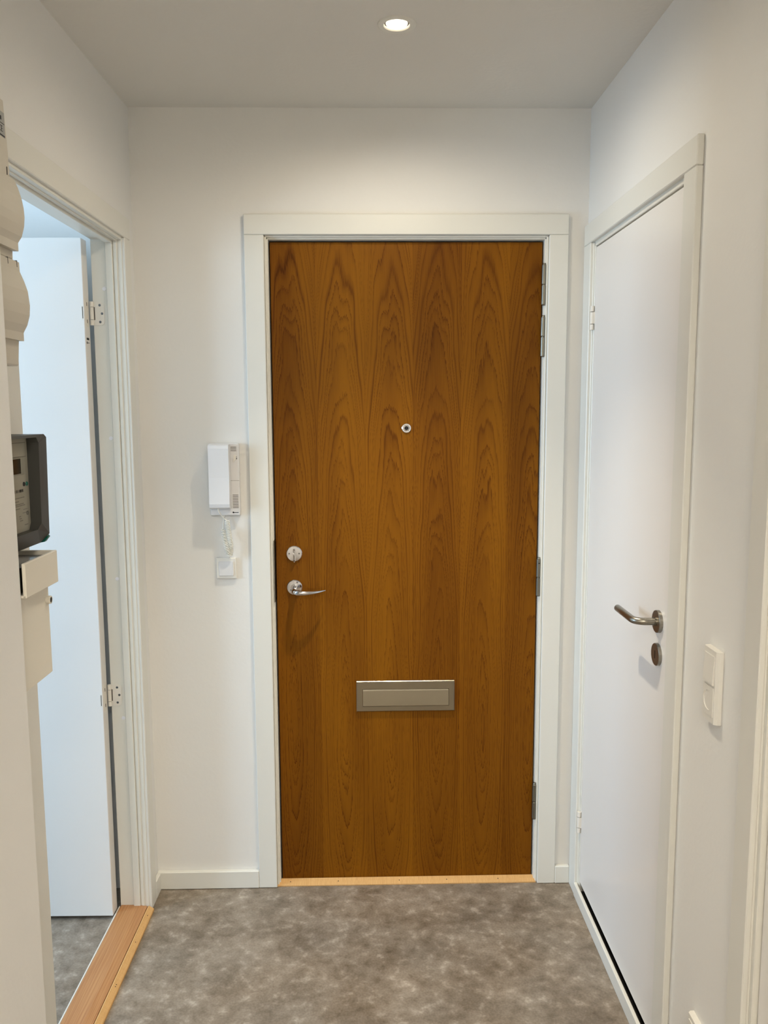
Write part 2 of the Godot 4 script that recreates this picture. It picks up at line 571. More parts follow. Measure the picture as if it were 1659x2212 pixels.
# ------------------------------------------------------------------ front door
func front_door() -> void:
	var t := thing("trim_1", "white casing around the oak front door", "door casing", FW, V(0, 0, 0), "structure")
	bx("casing_leg", V(-0.4855, 0.001, 0), V(-0.4265, 2.069, 0.015), M.trim, t, 0.002)
	bx("casing_leg", V(0.4265, 0.001, 0), V(0.4847, 2.069, 0.015), M.trim, t, 0.002)
	bx("casing_head", V(-0.4855, 2.0695, 0), V(0.4847, 2.129, 0.015), M.trim, t, 0.002)
	t = thing("door_1", "oak veneer front door with letter plate, peephole and chrome lever", "front door", FW, V(0, 0, -0.02), "structure")
	# frame: a jamb with a small bead on each side and over the head
	for s in [-1.0, 1.0]:
		var st := sm()
		box(st, V(s * 0.4165, 0.0, -0.075), V(s * 0.452, 2.095, -0.003), 0.001)
		box(st, V(s * 0.4205, 0.0, -0.004), V(s * 0.4262, 2.068, 0.005), 0.0015)
		var jamb := obj("jamb", st, M.frame, t)
		bx("gap_shade", V(s * 0.400, 0.0, -0.075), V(s * 0.4166, 2.062, -0.061), M.gap_shade, jamb, 0.0)  # dark strip that paints the gap's shade beside the leaf
	var sh := sm()
	box(sh, V(-0.452, 2.0585, -0.075), V(0.452, 2.095, -0.003), 0.001)
	box(sh, V(-0.4262, 2.0635, -0.004), V(0.4262, 2.0692, 0.005), 0.0015)
	var head := obj("frame_head", sh, M.frame, t)
	bx("gap_shade", V(-0.416, 2.040, -0.075), V(0.416, 2.0586, -0.061), M.gap_shade, head, 0.0)  # same painted shade over the leaf
	bx("sill_gap_shade", V(-0.416, 0.0, -0.075), V(0.416, 0.010, -0.061), M.gap_shade, t, 0.0)  # and painted shade under the leaf
	# leaf
	uv_from = Vector2(-0.4125, 2.054)
	uv_size = Vector2(0.825, -2.045)
	var leaf := bx("door_leaf", V(-0.4125, 0.009, -0.060), V(0.4125, 2.054, -0.020), M.oak, t, 0.0012)
	uv_from = Vector2.ZERO
	uv_size = Vector2.ONE
	leaf.set_meta("label", "oak veneer leaf with tall arched grain")
	# hinges on the right
	for y in [1.924, 1.770, 1.023, 0.277]:
		var st := sm()
		var o := V(0.416, y, -0.003)
		for half in [[-0.059, -0.0012], [0.0012, 0.059]]:
			lathe(st, PackedVector2Array([Vector2(0.0, half[0] - 0.001), Vector2(0.0055, half[0] - 0.001), Vector2(0.0082, half[0] + 0.002), Vector2(0.0082, half[1] - 0.0008), Vector2(0.007, half[1]), Vector2(0.0, half[1])]), o, Vector3.UP, 20)
		box(st, V(0.4125, y - 0.058, -0.018), V(0.4195, y + 0.058, -0.004))
		var hg := obj("hinge", st, M.zinc, t)
		st = sm()
		lathe(st, PackedVector2Array([Vector2(0.0, 0.066), Vector2(0.0045, 0.065), Vector2(0.006, 0.0605), Vector2(0.006, 0.059)]), o, Vector3.UP, 16)
		lathe(st, PackedVector2Array([Vector2(0.0062, -0.002), Vector2(0.0062, 0.002)]), o, Vector3.UP, 16)
		obj("pin", st, M.zinc, hg)
		if y > 1.0 and y < 1.1:
			bx("screw", V(0.4135, y + 0.0455, 0.003), V(0.4175, y + 0.0485, 0.0062), M.black, hg, 0.0)
	# lock strike on the left jamb
	bx("strike_plate", V(-0.4172, 0.952, -0.055), V(-0.4152, 1.148, 0.003), M.zinc, t, 0.0005)
	# thumb turn
	var st := sm()
	var o := V(-0.355, 1.103, -0.020)
	lathe(st, PackedVector2Array([Vector2(0.0252, 0.0), Vector2(0.0252, 0.003), Vector2(0.0232, 0.0052), Vector2(0.0, 0.0062)]), o, Vector3.BACK, 40)
	var turn := obj("thumb_turn", st, M.chrome, t)
	st = sm()
	prism(st, PackedVector2Array([Vector2(0.0, -0.0275), Vector2(0.0048, -0.018), Vector2(0.0068, -0.004), Vector2(0.0052, 0.008), Vector2(0.0018, 0.0165), Vector2(-0.0018, 0.0165), Vector2(-0.0052, 0.008), Vector2(-0.0068, -0.004), Vector2(-0.0048, -0.018)]), o + V(0, 0, 0.005), Vector3.RIGHT, Vector3.UP, V(0, 0, 0.004))
	prism(st, PackedVector2Array([Vector2(-0.024, 0.004), Vector2(-0.014, 0.013), Vector2(0.004, 0.018), Vector2(0.014, 0.012), Vector2(0.016, 0.004)]), o + V(-0.0022, 0, 0.005), Vector3.UP, Vector3.BACK, V(0.0044, 0, 0), true)
	obj("wing", st, M.chrome, turn)
	for s in [-1.0, 1.0]:
		st = sm()
		lathe(st, PackedVector2Array([Vector2(0.0024, 0.0056), Vector2(0.0024, 0.0064), Vector2(0.0, 0.0067)]), o + V(s * 0.0155, 0.001, 0), Vector3.BACK, 12)
		obj("screw", st, M.screw, turn)
	# lever handle
	o = V(-0.356, 0.995, -0.020)
	st = sm()
	lathe(st, PackedVector2Array([Vector2(0.0248, 0.0), Vector2(0.0248, 0.004), Vector2(0.0225, 0.0066), Vector2(0.012, 0.0072), Vector2(0.0, 0.0072)]), o, Vector3.BACK, 40)
	var rose := obj("lever_handle", st, M.chrome, t)
	st = sm()
	var c := Curve3D.new()
	c.add_point(o + V(0.003, 0.001, 0.006), Vector3.ZERO, V(0, 0, 0.016))
	c.add_point(o + V(0.004, -0.003, 0.046), V(-0.002, 0, -0.016), V(0.003, -0.001, 0.014))
	c.add_point(o + V(0.030, -0.005, 0.066), V(-0.016, 0.001, 0.0), V(0.022, -0.001, 0.0))
	c.add_point(o + V(0.098, -0.0035, 0.034), V(-0.022, -0.001, 0.022), Vector3.ZERO)
	c.bake_interval = 0.003
	var pts := c.get_baked_points()
	var rr: Array = []
	for i in pts.size():
		var f := float(i) / (pts.size() - 1)
		var r := lerpf(0.0085, 0.0090, smoothstep(0.0, 0.35, f)) if f < 0.40 else lerpf(0.0090, 0.0026, pow((f - 0.40) / 0.60, 0.85))
		rr.append(r)
	tube(st, pts, rr, 16)
	obj("lever", st, M.chrome, rose)
	for q in [V(-0.011, -0.0075, 0), V(0.009, 0.0165, 0)]:
		st = sm()
		lathe(st, PackedVector2Array([Vector2(0.0026, 0.0068), Vector2(0.0026, 0.0076), Vector2(0.0, 0.0078)]), o + q, Vector3.BACK, 12)
		obj("screw", st, M.screw, rose)
	# peephole
	o = V(-0.001, 1.495, -0.020)
	st = sm()
	lathe(st, PackedVector2Array([Vector2(0.0143, 0.0), Vector2(0.0143, 0.0030), Vector2(0.0128, 0.0042), Vector2(0.0105, 0.0042), Vector2(0.0098, 0.0034), Vector2(0.0072, 0.0040), Vector2(0.0060, 0.0028), Vector2(0.0058, 0.0006)]), o, Vector3.BACK, 32)
	var eye := obj("peephole", st, M.chrome, t)
	st = sm()
	lathe(st, PackedVector2Array([Vector2(0.0060, 0.0008), Vector2(0.0035, 0.0018), Vector2(0.0, 0.0022)]), o, Vector3.BACK, 20)
	obj("lens", st, M.ink, eye)
	# letter plate
	st = sm()
	var z0 := -0.0200
	var z1 := -0.0115
	var po := [V(-0.163, 0.586, 0), V(0.153, 0.586, 0), V(0.153, 0.687, 0), V(-0.163, 0.687, 0)]
	var pi := [V(-0.1435, 0.6025, 0), V(0.1345, 0.6025, 0), V(0.1345, 0.660, 0), V(-0.1435, 0.660, 0)]
	var pm := V(-0.005, 0.6365, 0)
	for i in 4:
		var k := (i + 1) % 4
		var ba: Vector3 = po[i] - (po[i] - pm).sign() * 0.0018
		var bb: Vector3 = po[k] - (po[k] - pm).sign() * 0.0018
		var side: Vector3 = (po[i] + po[k]) * 0.5 - pm
		quad(st, ba + V(0, 0, z1), bb + V(0, 0, z1), pi[k] + V(0, 0, z1), pi[i] + V(0, 0, z1), Vector3.BACK)
		quad(st, ba + V(0, 0, z1), bb + V(0, 0, z1), po[k] + V(0, 0, z1 - 0.0018), po[i] + V(0, 0, z1 - 0.0018), side.normalized() + Vector3.BACK)
		quad(st, po[i] + V(0, 0, z1 - 0.0018), po[k] + V(0, 0, z1 - 0.0018), po[k] + V(0, 0, z0), po[i] + V(0, 0, z0), side)
		quad(st, pi[i] + V(0, 0, z1), pi[k] + V(0, 0, z1), pi[k] + V(0, 0, z0), pi[i] + V(0, 0, z0), -side)
	var plate := obj("letter_plate", st, M.steel_plate, t)
	st = sm()
	prism(st, PackedVector2Array([Vector2(0.6035, -0.0195), Vector2(0.6035, -0.0100), Vector2(0.6060, -0.0085), Vector2(0.6545, -0.0130), Vector2(0.6580, -0.0150), Vector2(0.6588, -0.0195)]), V(-0.1425, 0, 0), Vector3.UP, Vector3.BACK, V(0.276, 0, 0))
	obj("flap", st, M.steel_plate, plate)
	# light wooden strip along the floor
	var s2 := thing("threshold_strip", "thin pale pine strip nailed along the foot of the front door", "threshold", FW, V(0, 0, -0.005))
	st = sm()
	prism(st, PackedVector2Array([Vector2(-0.0185, 0.0005), Vector2(-0.0185, 0.0135), Vector2(-0.0160, 0.0140), Vector2(0.0075, 0.0050), Vector2(0.0085, 0.0038), Vector2(0.0085, 0.0005)]), V(-0.4262, 0, 0), Vector3.BACK, Vector3.UP, V(0.8485, 0, 0))
	obj("strip", st, M.strip, s2)
	for x in [-0.385, -0.228, -0.027, 0.130, 0.300]:
		st = sm()
		lathe(st, PackedVector2Array([Vector2(0.0017, -0.001), Vector2(0.0017, 0.0004), Vector2(0.0, 0.0006)]), V(x, 0.0094, -0.0040), V(0, 0.93, 0.36), 8)
		obj("nail", st, M.ink, s2)

# ------------------------------------------------------------------ left doorway and its open door
func left_door() -> void:
	var t := thing("trim_2", "white casing around the open doorway", "door casing", FL, V(0, 0, 0.5), "structure")
	bx("casing_leg", V(0, 0.001, 0.070), V(0.012, 2.040, 0.1235), M.trim, t, 0.002)
	bx("casing_leg", V(0, 0.001, 0.8745), V(0.012, 2.040, 0.935), M.trim, t, 0.002)
	bx("casing_head", V(0, 2.0405, 0.070), V(0.012, 2.100, 0.935), M.trim, t, 0.002)
	t = thing("door_2", "white flush door standing open into the daylit side room", "door", FL, V(-0.09, 0, 0.13), "structure")
	for side in 2:
		var st := sm()
		var f := func(s: float) -> float: return s if side == 0 else 1.0 - s
		var z0: float = f.call(0.112)
		box(st, V(-0.022, 0.001, z0), V(0.0035, 2.040, f.call(0.1255)), 0.0015)
		box(st, V(-0.022, 0.001, z0), V(-0.010, 2.040, f.call(0.1290)), 0.002)
		box(st, V(-0.043, 0.001, z0), V(-0.0222, 2.040, f.call(0.1330)), 0.002)
		box(st, V(-0.085, 0.001, z0), V(-0.0432, 2.040, f.call(0.1270)), 0.001)
		var jamb := obj("jamb", st, M.frame, t)
		if side == 0:
			for y in [1.897, 1.473, 1.057, 0.627]:
				st = sm()
				lathe(st, PackedVector2Array([Vector2(0.0058, 0.0), Vector2(0.0054, 0.001), Vector2(0.0, 0.0013)]), V(-0.0505, y, 0.127), Vector3.BACK, 16)
				obj("screw_cap", st, M.cap, jamb)
	var sh := sm()
	box(sh, V(-0.022, 2.0325, 0.112), V(0.0035, 2.060, 0.888), 0.0015)
	box(sh, V(-0.022, 2.0295, 0.112), V(-0.010, 2.060, 0.888), 0.002)
	box(sh, V(-0.043, 2.0230, 0.112), V(-0.0222, 2.060, 0.888), 0.002)
	box(sh, V(-0.085, 2.0340, 0.112), V(-0.0432, 2.060, 0.888), 0.001)
	obj("frame_head", sh, M.frame, t)
	var leaf := bx("door_leaf", V(-0.820, 0.012, 0.1300), V(-0.0950, 2.030, 0.1720), M.door_white, t, 0.0015)
	bx("edge_print", V(-0.0952, 1.752, 0.143), V(-0.0946, 1.758, 0.162), M.ink, leaf, 0.0)
	bx("edge_print", V(-0.0952, 1.741, 0.157), V(-0.0946, 1.747, 0.163), M.ink, leaf, 0.0)
	bx("edge_print", V(-0.0952, 1.743, 0.143), V(-0.0946, 1.745, 0.152), M.dark_slot, leaf, 0.0)
	for y in [1.828, 0.700]:
		var st := sm()
		# plate on the jamb
		prism(st, PackedVector2Array([Vector2(-0.083, y - 0.033), Vector2(-0.062, y - 0.033), Vector2(-0.056, y - 0.030), Vector2(-0.053, y - 0.024), Vector2(-0.053, y + 0.024), Vector2(-0.056, y + 0.030), Vector2(-0.062, y + 0.033), Vector2(-0.083, y + 0.033)]), V(0, 0, 0.1265), Vector3.RIGHT, Vector3.UP, V(0, 0, 0.0022))
		var hinge := obj("hinge", st, M.hinge_white, t)
		st = sm()
		for seg in [[-0.033, -0.0185], [-0.0172, 0.0172], [0.0185, 0.033]]:
			lathe(st, PackedVector2Array([Vector2(0.0, seg[0]), Vector2(0.0055, seg[0]), Vector2(0.0055, seg[1]), Vector2(0.0, seg[1])]), V(-0.0875, y, 0.1315), Vector3.UP, 16)
		obj("knuckle", st, M.hinge_white, hinge)
		bx("knuckle_slot", V(-0.0822, y - 0.018, 0.128), V(-0.0795, y + 0.018, 0.1291), M.dark_slot, hinge, 0.0)
		# plate let into the edge of the leaf, and its end on the face
		st = sm()
		prism(st, PackedVector2Array([Vector2(y - 0.040, 0.150), Vector2(y - 0.036, 0.139), Vector2(y + 0.036, 0.139), Vector2(y + 0.040, 0.150), Vector2(y + 0.036, 0.163), Vector2(y - 0.036, 0.163)]), V(-0.0955, 0, 0), Vector3.UP, Vector3.BACK, V(0.0010, 0, 0))
		obj("leaf_plate", st, M.hinge_white, hinge)
		for dy in [-0.024, 0.024]:
			bx("screw", V(-0.0946, y + dy - 0.005, 0.149), V(-0.0942, y + dy + 0.005, 0.153), M.dark_slot, hinge, 0.0)
		bx("adjuster", V(-0.1035, y - 0.0215, 0.1712), V(-0.0952, y + 0.0175, 0.1726), M.hinge_white, hinge, 0.0004)
		bx("adjuster_slot", V(-0.1005, y - 0.018, 0.1724), V(-0.0985, y + 0.0145, 0.1729), M.dark_slot, hinge, 0.0)
		for q in [[-0.0655, 0.0235], [-0.0595, 0.0], [-0.0655, -0.0235]]:
			st = sm()
			lathe(st, PackedVector2Array([Vector2(0.0036, 0.0), Vector2(0.0030, 0.0005), Vector2(0.0, 0.0006)]), V(q[0], y + q[1], 0.1287), Vector3.BACK, 14)
			obj("screw", st, M.screw, hinge)
	# threshold
	t = thing("threshold_board", "varnished beech threshold board of the open doorway", "threshold", FL, V(-0.04, 0, 0.5))
	uv_axes = Vector2i(2, 0)
	uv_size = Vector2(0.9, 0.25)
	var st2 := sm()
	prism(st2, PackedVector2Array([Vector2(-0.086, 0.0), Vector2(-0.086, 0.017), Vector2(-0.082, 0.020), Vector2(-0.026, 0.020), Vector2(-0.002, 0.0155), Vector2(-0.001, 0.0)]), V(0, 0, 0.1275), Vector3.RIGHT, Vector3.UP, V(0, 0, 0.745))
	obj("board", st2, M.beech, t)
	uv_axes = Vector2i(0, 1)
	uv_size = Vector2.ONE
	var fil := bx("caulk_line", V(-0.0905, 0.0005, 0.1275), V(-0.0862, 0.0165, 0.8725), M.trim, t, 0.001)
	fil.set_meta("label", "white filler line along the board")
	t = thing("edge_strip", "narrow pale wooden strip nailed along the threshold board", "threshold", FL, V(0.006, 0, 0.5))
	st2 = sm()
	prism(st2, PackedVector2Array([Vector2(0.0002, 0.0005), Vector2(0.0002, 0.0150), Vector2(0.0030, 0.0165), Vector2(0.0170, 0.0080), Vector2(0.0185, 0.0060), Vector2(0.0185, 0.0005)]), V(0, 0, 0.1275), Vector3.RIGHT, Vector3.UP, V(0, 0, 0.745))
	obj("strip", st2, M.strip, t)
	for z in [0.172, 0.300, 0.480, 0.488, 0.66]:
		st2 = sm()
		lathe(st2, PackedVector2Array([Vector2(0.0014, -0.001), Vector2(0.0014, 0.0004), Vector2(0.0, 0.0006)]), V(0.0102, 0.0122, z), V(0.5, 0.86, 0), 8)
		obj("nail", st2, M.ink, t)

# ------------------------------------------------------------------ right-hand doors
func R(d: float, y: float, s: float) -> Vector3:
	return Vector3(-d, y, s)

func right_doors() -> void:
	var t := thing("trim_3", "white casing of the white door with the steel lever", "door casing", FR, V(0, 0, 0.43), "structure")
	bx("casing_leg", R(0, 0.001, 0.014), R(0.015, 2.033, 0.083), M.trim, t, 0.002)
	bx("casing_leg", R(0, 0.001, 0.793), R(0.015, 2.033, 0.859), M.trim, t, 0.002)
	bx("casing_head", R(0, 2.0335, 0.014), R(0.015, 2.093, 0.859), M.trim, t, 0.002)
	t = thing("door_3", "closed white flush door with brushed steel lever handle", "door", FR, V(0, 0, 0.44), "structure")
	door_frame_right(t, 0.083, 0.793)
	var leaf := bx("door_leaf", R(-0.040, 0.056, 0.1005), R(0.002, 2.0165, 0.7875), M.door_white, t, 0.0015)
	leaf.set_meta("label", "smooth white door leaf")
	for y in [1.816, 0.255]:
		var st := sm()
		for seg in [[-0.034, -0.0185], [0.0185, 0.034]]:
			lathe(st, PackedVector2Array([Vector2(0.0, seg[0]), Vector2(0.0065, seg[0]), Vector2(0.0065, seg[1]), Vector2(0.0, seg[1])]), R(0.0075, y, 0.0945), Vector3.UP, 16)
		box(st, R(0.0, y - 0.034, 0.088), R(0.0045, y - 0.0185, 0.0945))
		box(st, R(0.0, y + 0.0185, 0.088), R(0.0045, y + 0.034, 0.0945))
		var hinge := obj("hinge", st, M.hinge_white, t)
		st = sm()
		lathe(st, PackedVector2Array([Vector2(0.0, -0.0168), Vector2(0.0065, -0.0168), Vector2(0.0065, 0.0168), Vector2(0.0, 0.0168)]), R(0.0075, y, 0.0945), Vector3.UP, 16)
		box(st, R(0.001, y - 0.0168, 0.0945), R(0.006, y + 0.0168, 0.103))
		obj("leaf_knuckle", st, M.hinge_white, hinge)
		st = sm()
		lathe(st, PackedVector2Array([Vector2(0.004, -0.020), Vector2(0.004, 0.020)]), R(0.0075, y, 0.0945), Vector3.UP, 12)
		obj("pin", st, M.dark_slot, hinge)
	# lever
	var o := R(0.002, 1.066, 0.713)
	var st := sm()
	lathe(st, PackedVector2Array([Vector2(0.0262, 0.0), Vector2(0.0262, 0.0075), Vector2(0.0252, 0.0085), Vector2(0.0, 0.0085)]), o, Vector3.LEFT, 48)
	var rose := obj("lever_handle", st, M.steel, t)
	st = sm()
	var path := PackedVector3Array([o + R(0.006, 0, 0), o + R(0.030, 0, 0)])
	for k in 9:
		var a := PI / 2 * (k + 1) / 9.0
		path.append(o + R(0.030 + 0.026 * sin(a), 0, -0.026 * (1.0 - cos(a))))
	path.append(o + R(0.056, 0, -0.080))
	path.append(o + R(0.056, 0, -0.133))
	path.append(o + R(0.056, 0, -0.1345))
	var rr: Array = []
	for i in path.size():
		rr.append(0.0085 if i < path.size() - 1 else 0.0074)
	tube(st, path, rr, 20)
	lathe(st, PackedVector2Array([Vector2(0.0105, 0.0084), Vector2(0.0105, 0.0125), Vector2(0.0086, 0.0130)]), o, Vector3.LEFT, 24)
	obj("lever", st, M.steel, rose)
	o = R(0.002, 0.988, 0.713)
	st = sm()
	lathe(st, PackedVector2Array([Vector2(0.0262, 0.0), Vector2(0.0262, 0.0065), Vector2(0.0252, 0.0075), Vector2(0.0, 0.0075)]), o, Vector3.LEFT, 48)
	var esc := obj("key_escutcheon", st, M.steel, t)
	bx("keyhole", o + R(0.0070, -0.0095, -0.0018), o + R(0.0078, 0.0095, 0.0018), M.black, esc, 0.0)
	# the next door on the same wall
	t = thing("trim_4", "white casing at the edge beyond the light switch and socket", "door casing", FR, V(0, 0, 1.58), "structure")
	bx("casing_leg", R(0, 0.001, 1.162), R(0.015, 2.033, 1.221), M.trim, t, 0.002)
	bx("casing_leg", R(0, 0.001, 1.939), R(0.015, 2.033, 2.000), M.trim, t, 0.002)
	bx("casing_head", R(0, 2.0335, 1.162), R(0.015, 2.093, 2.000), M.trim, t, 0.002)
	t = thing("door_4", "white door beyond the wall sockets, mostly out of view", "door", FR, V(0, 0, 1.58), "structure")
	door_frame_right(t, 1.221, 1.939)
	bx("door_leaf", R(-0.045, 0.056, 1.2385), R(-0.006, 2.0165, 1.9335), M.door_white, t, 0.0015)

func door_frame_right(t: Node3D, s0: float, s1: float) -> void:
	var st := sm()
	box(st, R(-0.052, 0.001, s0 - 0.012), R(0.003, 2.049, s0 + 0.0145), 0.0015)
	box(st, R(0.002, 0.001, s0 - 0.004), R(0.006, 2.033, s0 + 0.004), 0.0015)
	obj("jamb", st, M.frame, t)
	st = sm()
	box(st, R(-0.052, 0.001, s1 - 0.0025), R(0.003, 2.049, s1 + 0.010), 0.001)
	obj("jamb", st, M.frame, t)
	st = sm()
	box(st, R(-0.052, 2.0205, s0 - 0.012), R(0.003, 2.049, s1 + 0.010), 0.0015)
	box(st, R(-0.052, 2.000, s0), R(-0.041, 2.021, s1), 0.0)
	obj("frame_head", st, M.frame, t)
	st = sm()
	box(st, R(0.0065, 0.001, s0), R(0.0165, 0.045, s1), 0.0015)
	obj("sill", st, M.frame, t)
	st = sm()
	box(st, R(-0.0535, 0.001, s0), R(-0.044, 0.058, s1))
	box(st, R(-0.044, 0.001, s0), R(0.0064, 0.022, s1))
	obj("sill_gap_shade", st, M.gap_shade, t)  # near-black boxes painting the shade between sill and leaf

# ------------------------------------------------------------------ things on the back wall
func intercom() -> void:
	var t := thing("intercom_phone", "white door entry phone with handset and coiled cord", "intercom", FW, V(-0.561, 1.231, 0))
	var st := sm()
	box(st, V(-0.606, 1.2315, 0.0003), V(-0.5155, 1.4520, 0.022), 0.002)
	box(st, V(-0.606, 1.2525, 0.0215), V(-0.5470, 1.4520, 0.0262), 0.002)
	var base := obj("base", st, M.plastic, t)
	base.set_meta("label", "flat white wall base with speaker slots")
	for i in 3:
		bx("speaker_slot", V(-0.5395, 1.4400 - i * 0.0053, 0.0216), V(-0.5225, 1.4416 - i * 0.0053, 0.0223), M.dark_slot, base, 0.0)
	for i in 9:
		bx("speaker_slot", V(-0.5370, 1.2935 - i * 0.00485, 0.0216), V(-0.5195, 1.2951 - i * 0.00485, 0.0223), M.dark_slot, base, 0.0)
	bx("seam", V(-0.5420, 1.3385, 0.0216), V(-0.5156, 1.3393, 0.0222), M.dark_slot, base, 0.0)
	st = sm()
	prism(st, PackedVector2Array([Vector2(-0.5325, 1.394), Vector2(-0.5300, 1.4160), Vector2(-0.5240, 1.4160), Vector2(-0.5240, 1.4040)]), V(0, 0, 0.0220), Vector3.RIGHT, Vector3.UP, V(0, 0, 0.0025))
	obj("door_release_button", st, M.plastic_warm, t)
	st = sm()
	lathe(st, PackedVector2Array([Vector2(0.0, 0.0004), Vector2(0.0016, 0.0004), Vector2(0.0016, 0.0)]), V(-0.5220, 1.4055, 0.0220), Vector3.BACK, 12)
	box(st, V(-0.5224, 1.4060, 0.0219), V(-0.5216, 1.4125, 0.0224))
	box(st, V(-0.5230, 1.4105, 0.0219), V(-0.5216, 1.4125, 0.0224))
	obj("key_symbol", st, M.ink, base)
	st = sm()
	lathe(st, PackedVector2Array([Vector2(0.0, 0.0004), Vector2(0.0026, 0.0004), Vector2(0.0026, 0.0)]), V(-0.5360, 1.2405, 0.0220), Vector3.BACK, 16)
	box(st, V(-0.5335, 1.2394, 0.0219), V(-0.5200, 1.2412, 0.0224))
	obj("maker_mark", st, M.ink, base)
	# handset
	st = sm()
	prism(st, PackedVector2Array([Vector2(1.2555, 0.026), Vector2(1.2555, 0.048), Vector2(1.2590, 0.0560), Vector2(1.2700, 0.0585), Vector2(1.3500, 0.0545), Vector2(1.4380, 0.0585), Vector2(1.4475, 0.0550), Vector2(1.4500, 0.048), Vector2(1.4500, 0.026)]), V(-0.6025, 0, 0), Vector3.UP, Vector3.BACK, V(0.0615, 0, 0))
	var hs := obj("handset", st, M.plastic, t)
	hs.set_meta("label", "smooth white handset")
	# cord: a plain tail from the handset, then a coil that hangs down and comes back up to the base
	var tail := Curve3D.new()
	tail.add_point(V(-0.579, 1.2560, 0.042), Vector3.ZERO, V(0, -0.016, 0))
	tail.add_point(V(-0.5545, 1.2165, 0.033), V(-0.012, 0.012, 0.0), V(0.002, -0.004, 0))
	tail.bake_interval = 0.003
	st = sm()
	var tp := tail.get_baked_points()
	var tr: Array = []
	for i in tp.size():
		tr.append(0.0019)
	tube(st, tp, tr, 8)
	var path := Curve3D.new()
	path.add_point(V(-0.5540, 1.2165, 0.033), Vector3.ZERO, V(0.002, -0.02, 0))
	path.add_point(V(-0.5475, 1.1560, 0.028), V(-0.003, 0.02, 0), V(0.003, -0.02, 0))
	path.add_point(V(-0.5495, 1.1060, 0.022), V(0.003, 0.010, 0), V(-0.003, -0.002, 0))
	path.add_point(V(-0.5590, 1.1350, 0.030), V(0.002, -0.014, 0), V(-0.003, 0.016, 0))
	path.add_point(V(-0.5680, 1.1880, 0.024), V(0.002, -0.014, 0), V(-0.001, 0.010, -0.006))
	path.bake_interval = 0.002
	var length := path.get_baked_length()
	var coil := PackedVector3Array()
	var cr: Array = []
	var turns := 42
	var steps := turns * 14
	var prev := Vector3.RIGHT
	for i in steps + 1:
		var f := float(i) / steps
		var p := path.sample_baked(f * length)
		var q := path.sample_baked(minf(f * length + 0.002, length))
		var b := path.sample_baked(maxf(f * length - 0.002, 0.0))
		var tan := (q - b).normalized()
		prev = (prev - tan * prev.dot(tan)).normalized()
		var up := tan.cross(prev)
		var a := TAU * turns * f
		coil.append(p + (prev * cos(a) + up * sin(a)) * 0.0062)
		cr.append(0.00145)
	tube(st, coil, cr, 6)
	obj("coiled_cord", st, M.cord, t)
	var up2 := sm()
	var u := PackedVector3Array([V(-0.5680, 1.1880, 0.024), V(-0.5690, 1.2000, 0.018), V(-0.5680, 1.2200, 0.013), V(-0.5660, 1.2330, 0.012)])
	tube(up2, u, [0.0019, 0.0019, 0.0019, 0.0019], 8)
	obj("cord_tail", up2, M.cord, t)

func wall_switch() -> void:
	var t := thing("light_switch", "white square light switch under the coiled cord", "light switch", FW, V(-0.564, 1.030, 0))
	bx("plate", V(-0.5955, 1.0305, 0.0003), V(-0.5335, 1.0960, 0.010), M.plastic_warm, t, 0.002)
	bx("rocker", V(-0.5875, 1.0395, 0.009), V(-0.5420, 1.0855, 0.0135), M.plastic, t, 0.0015)

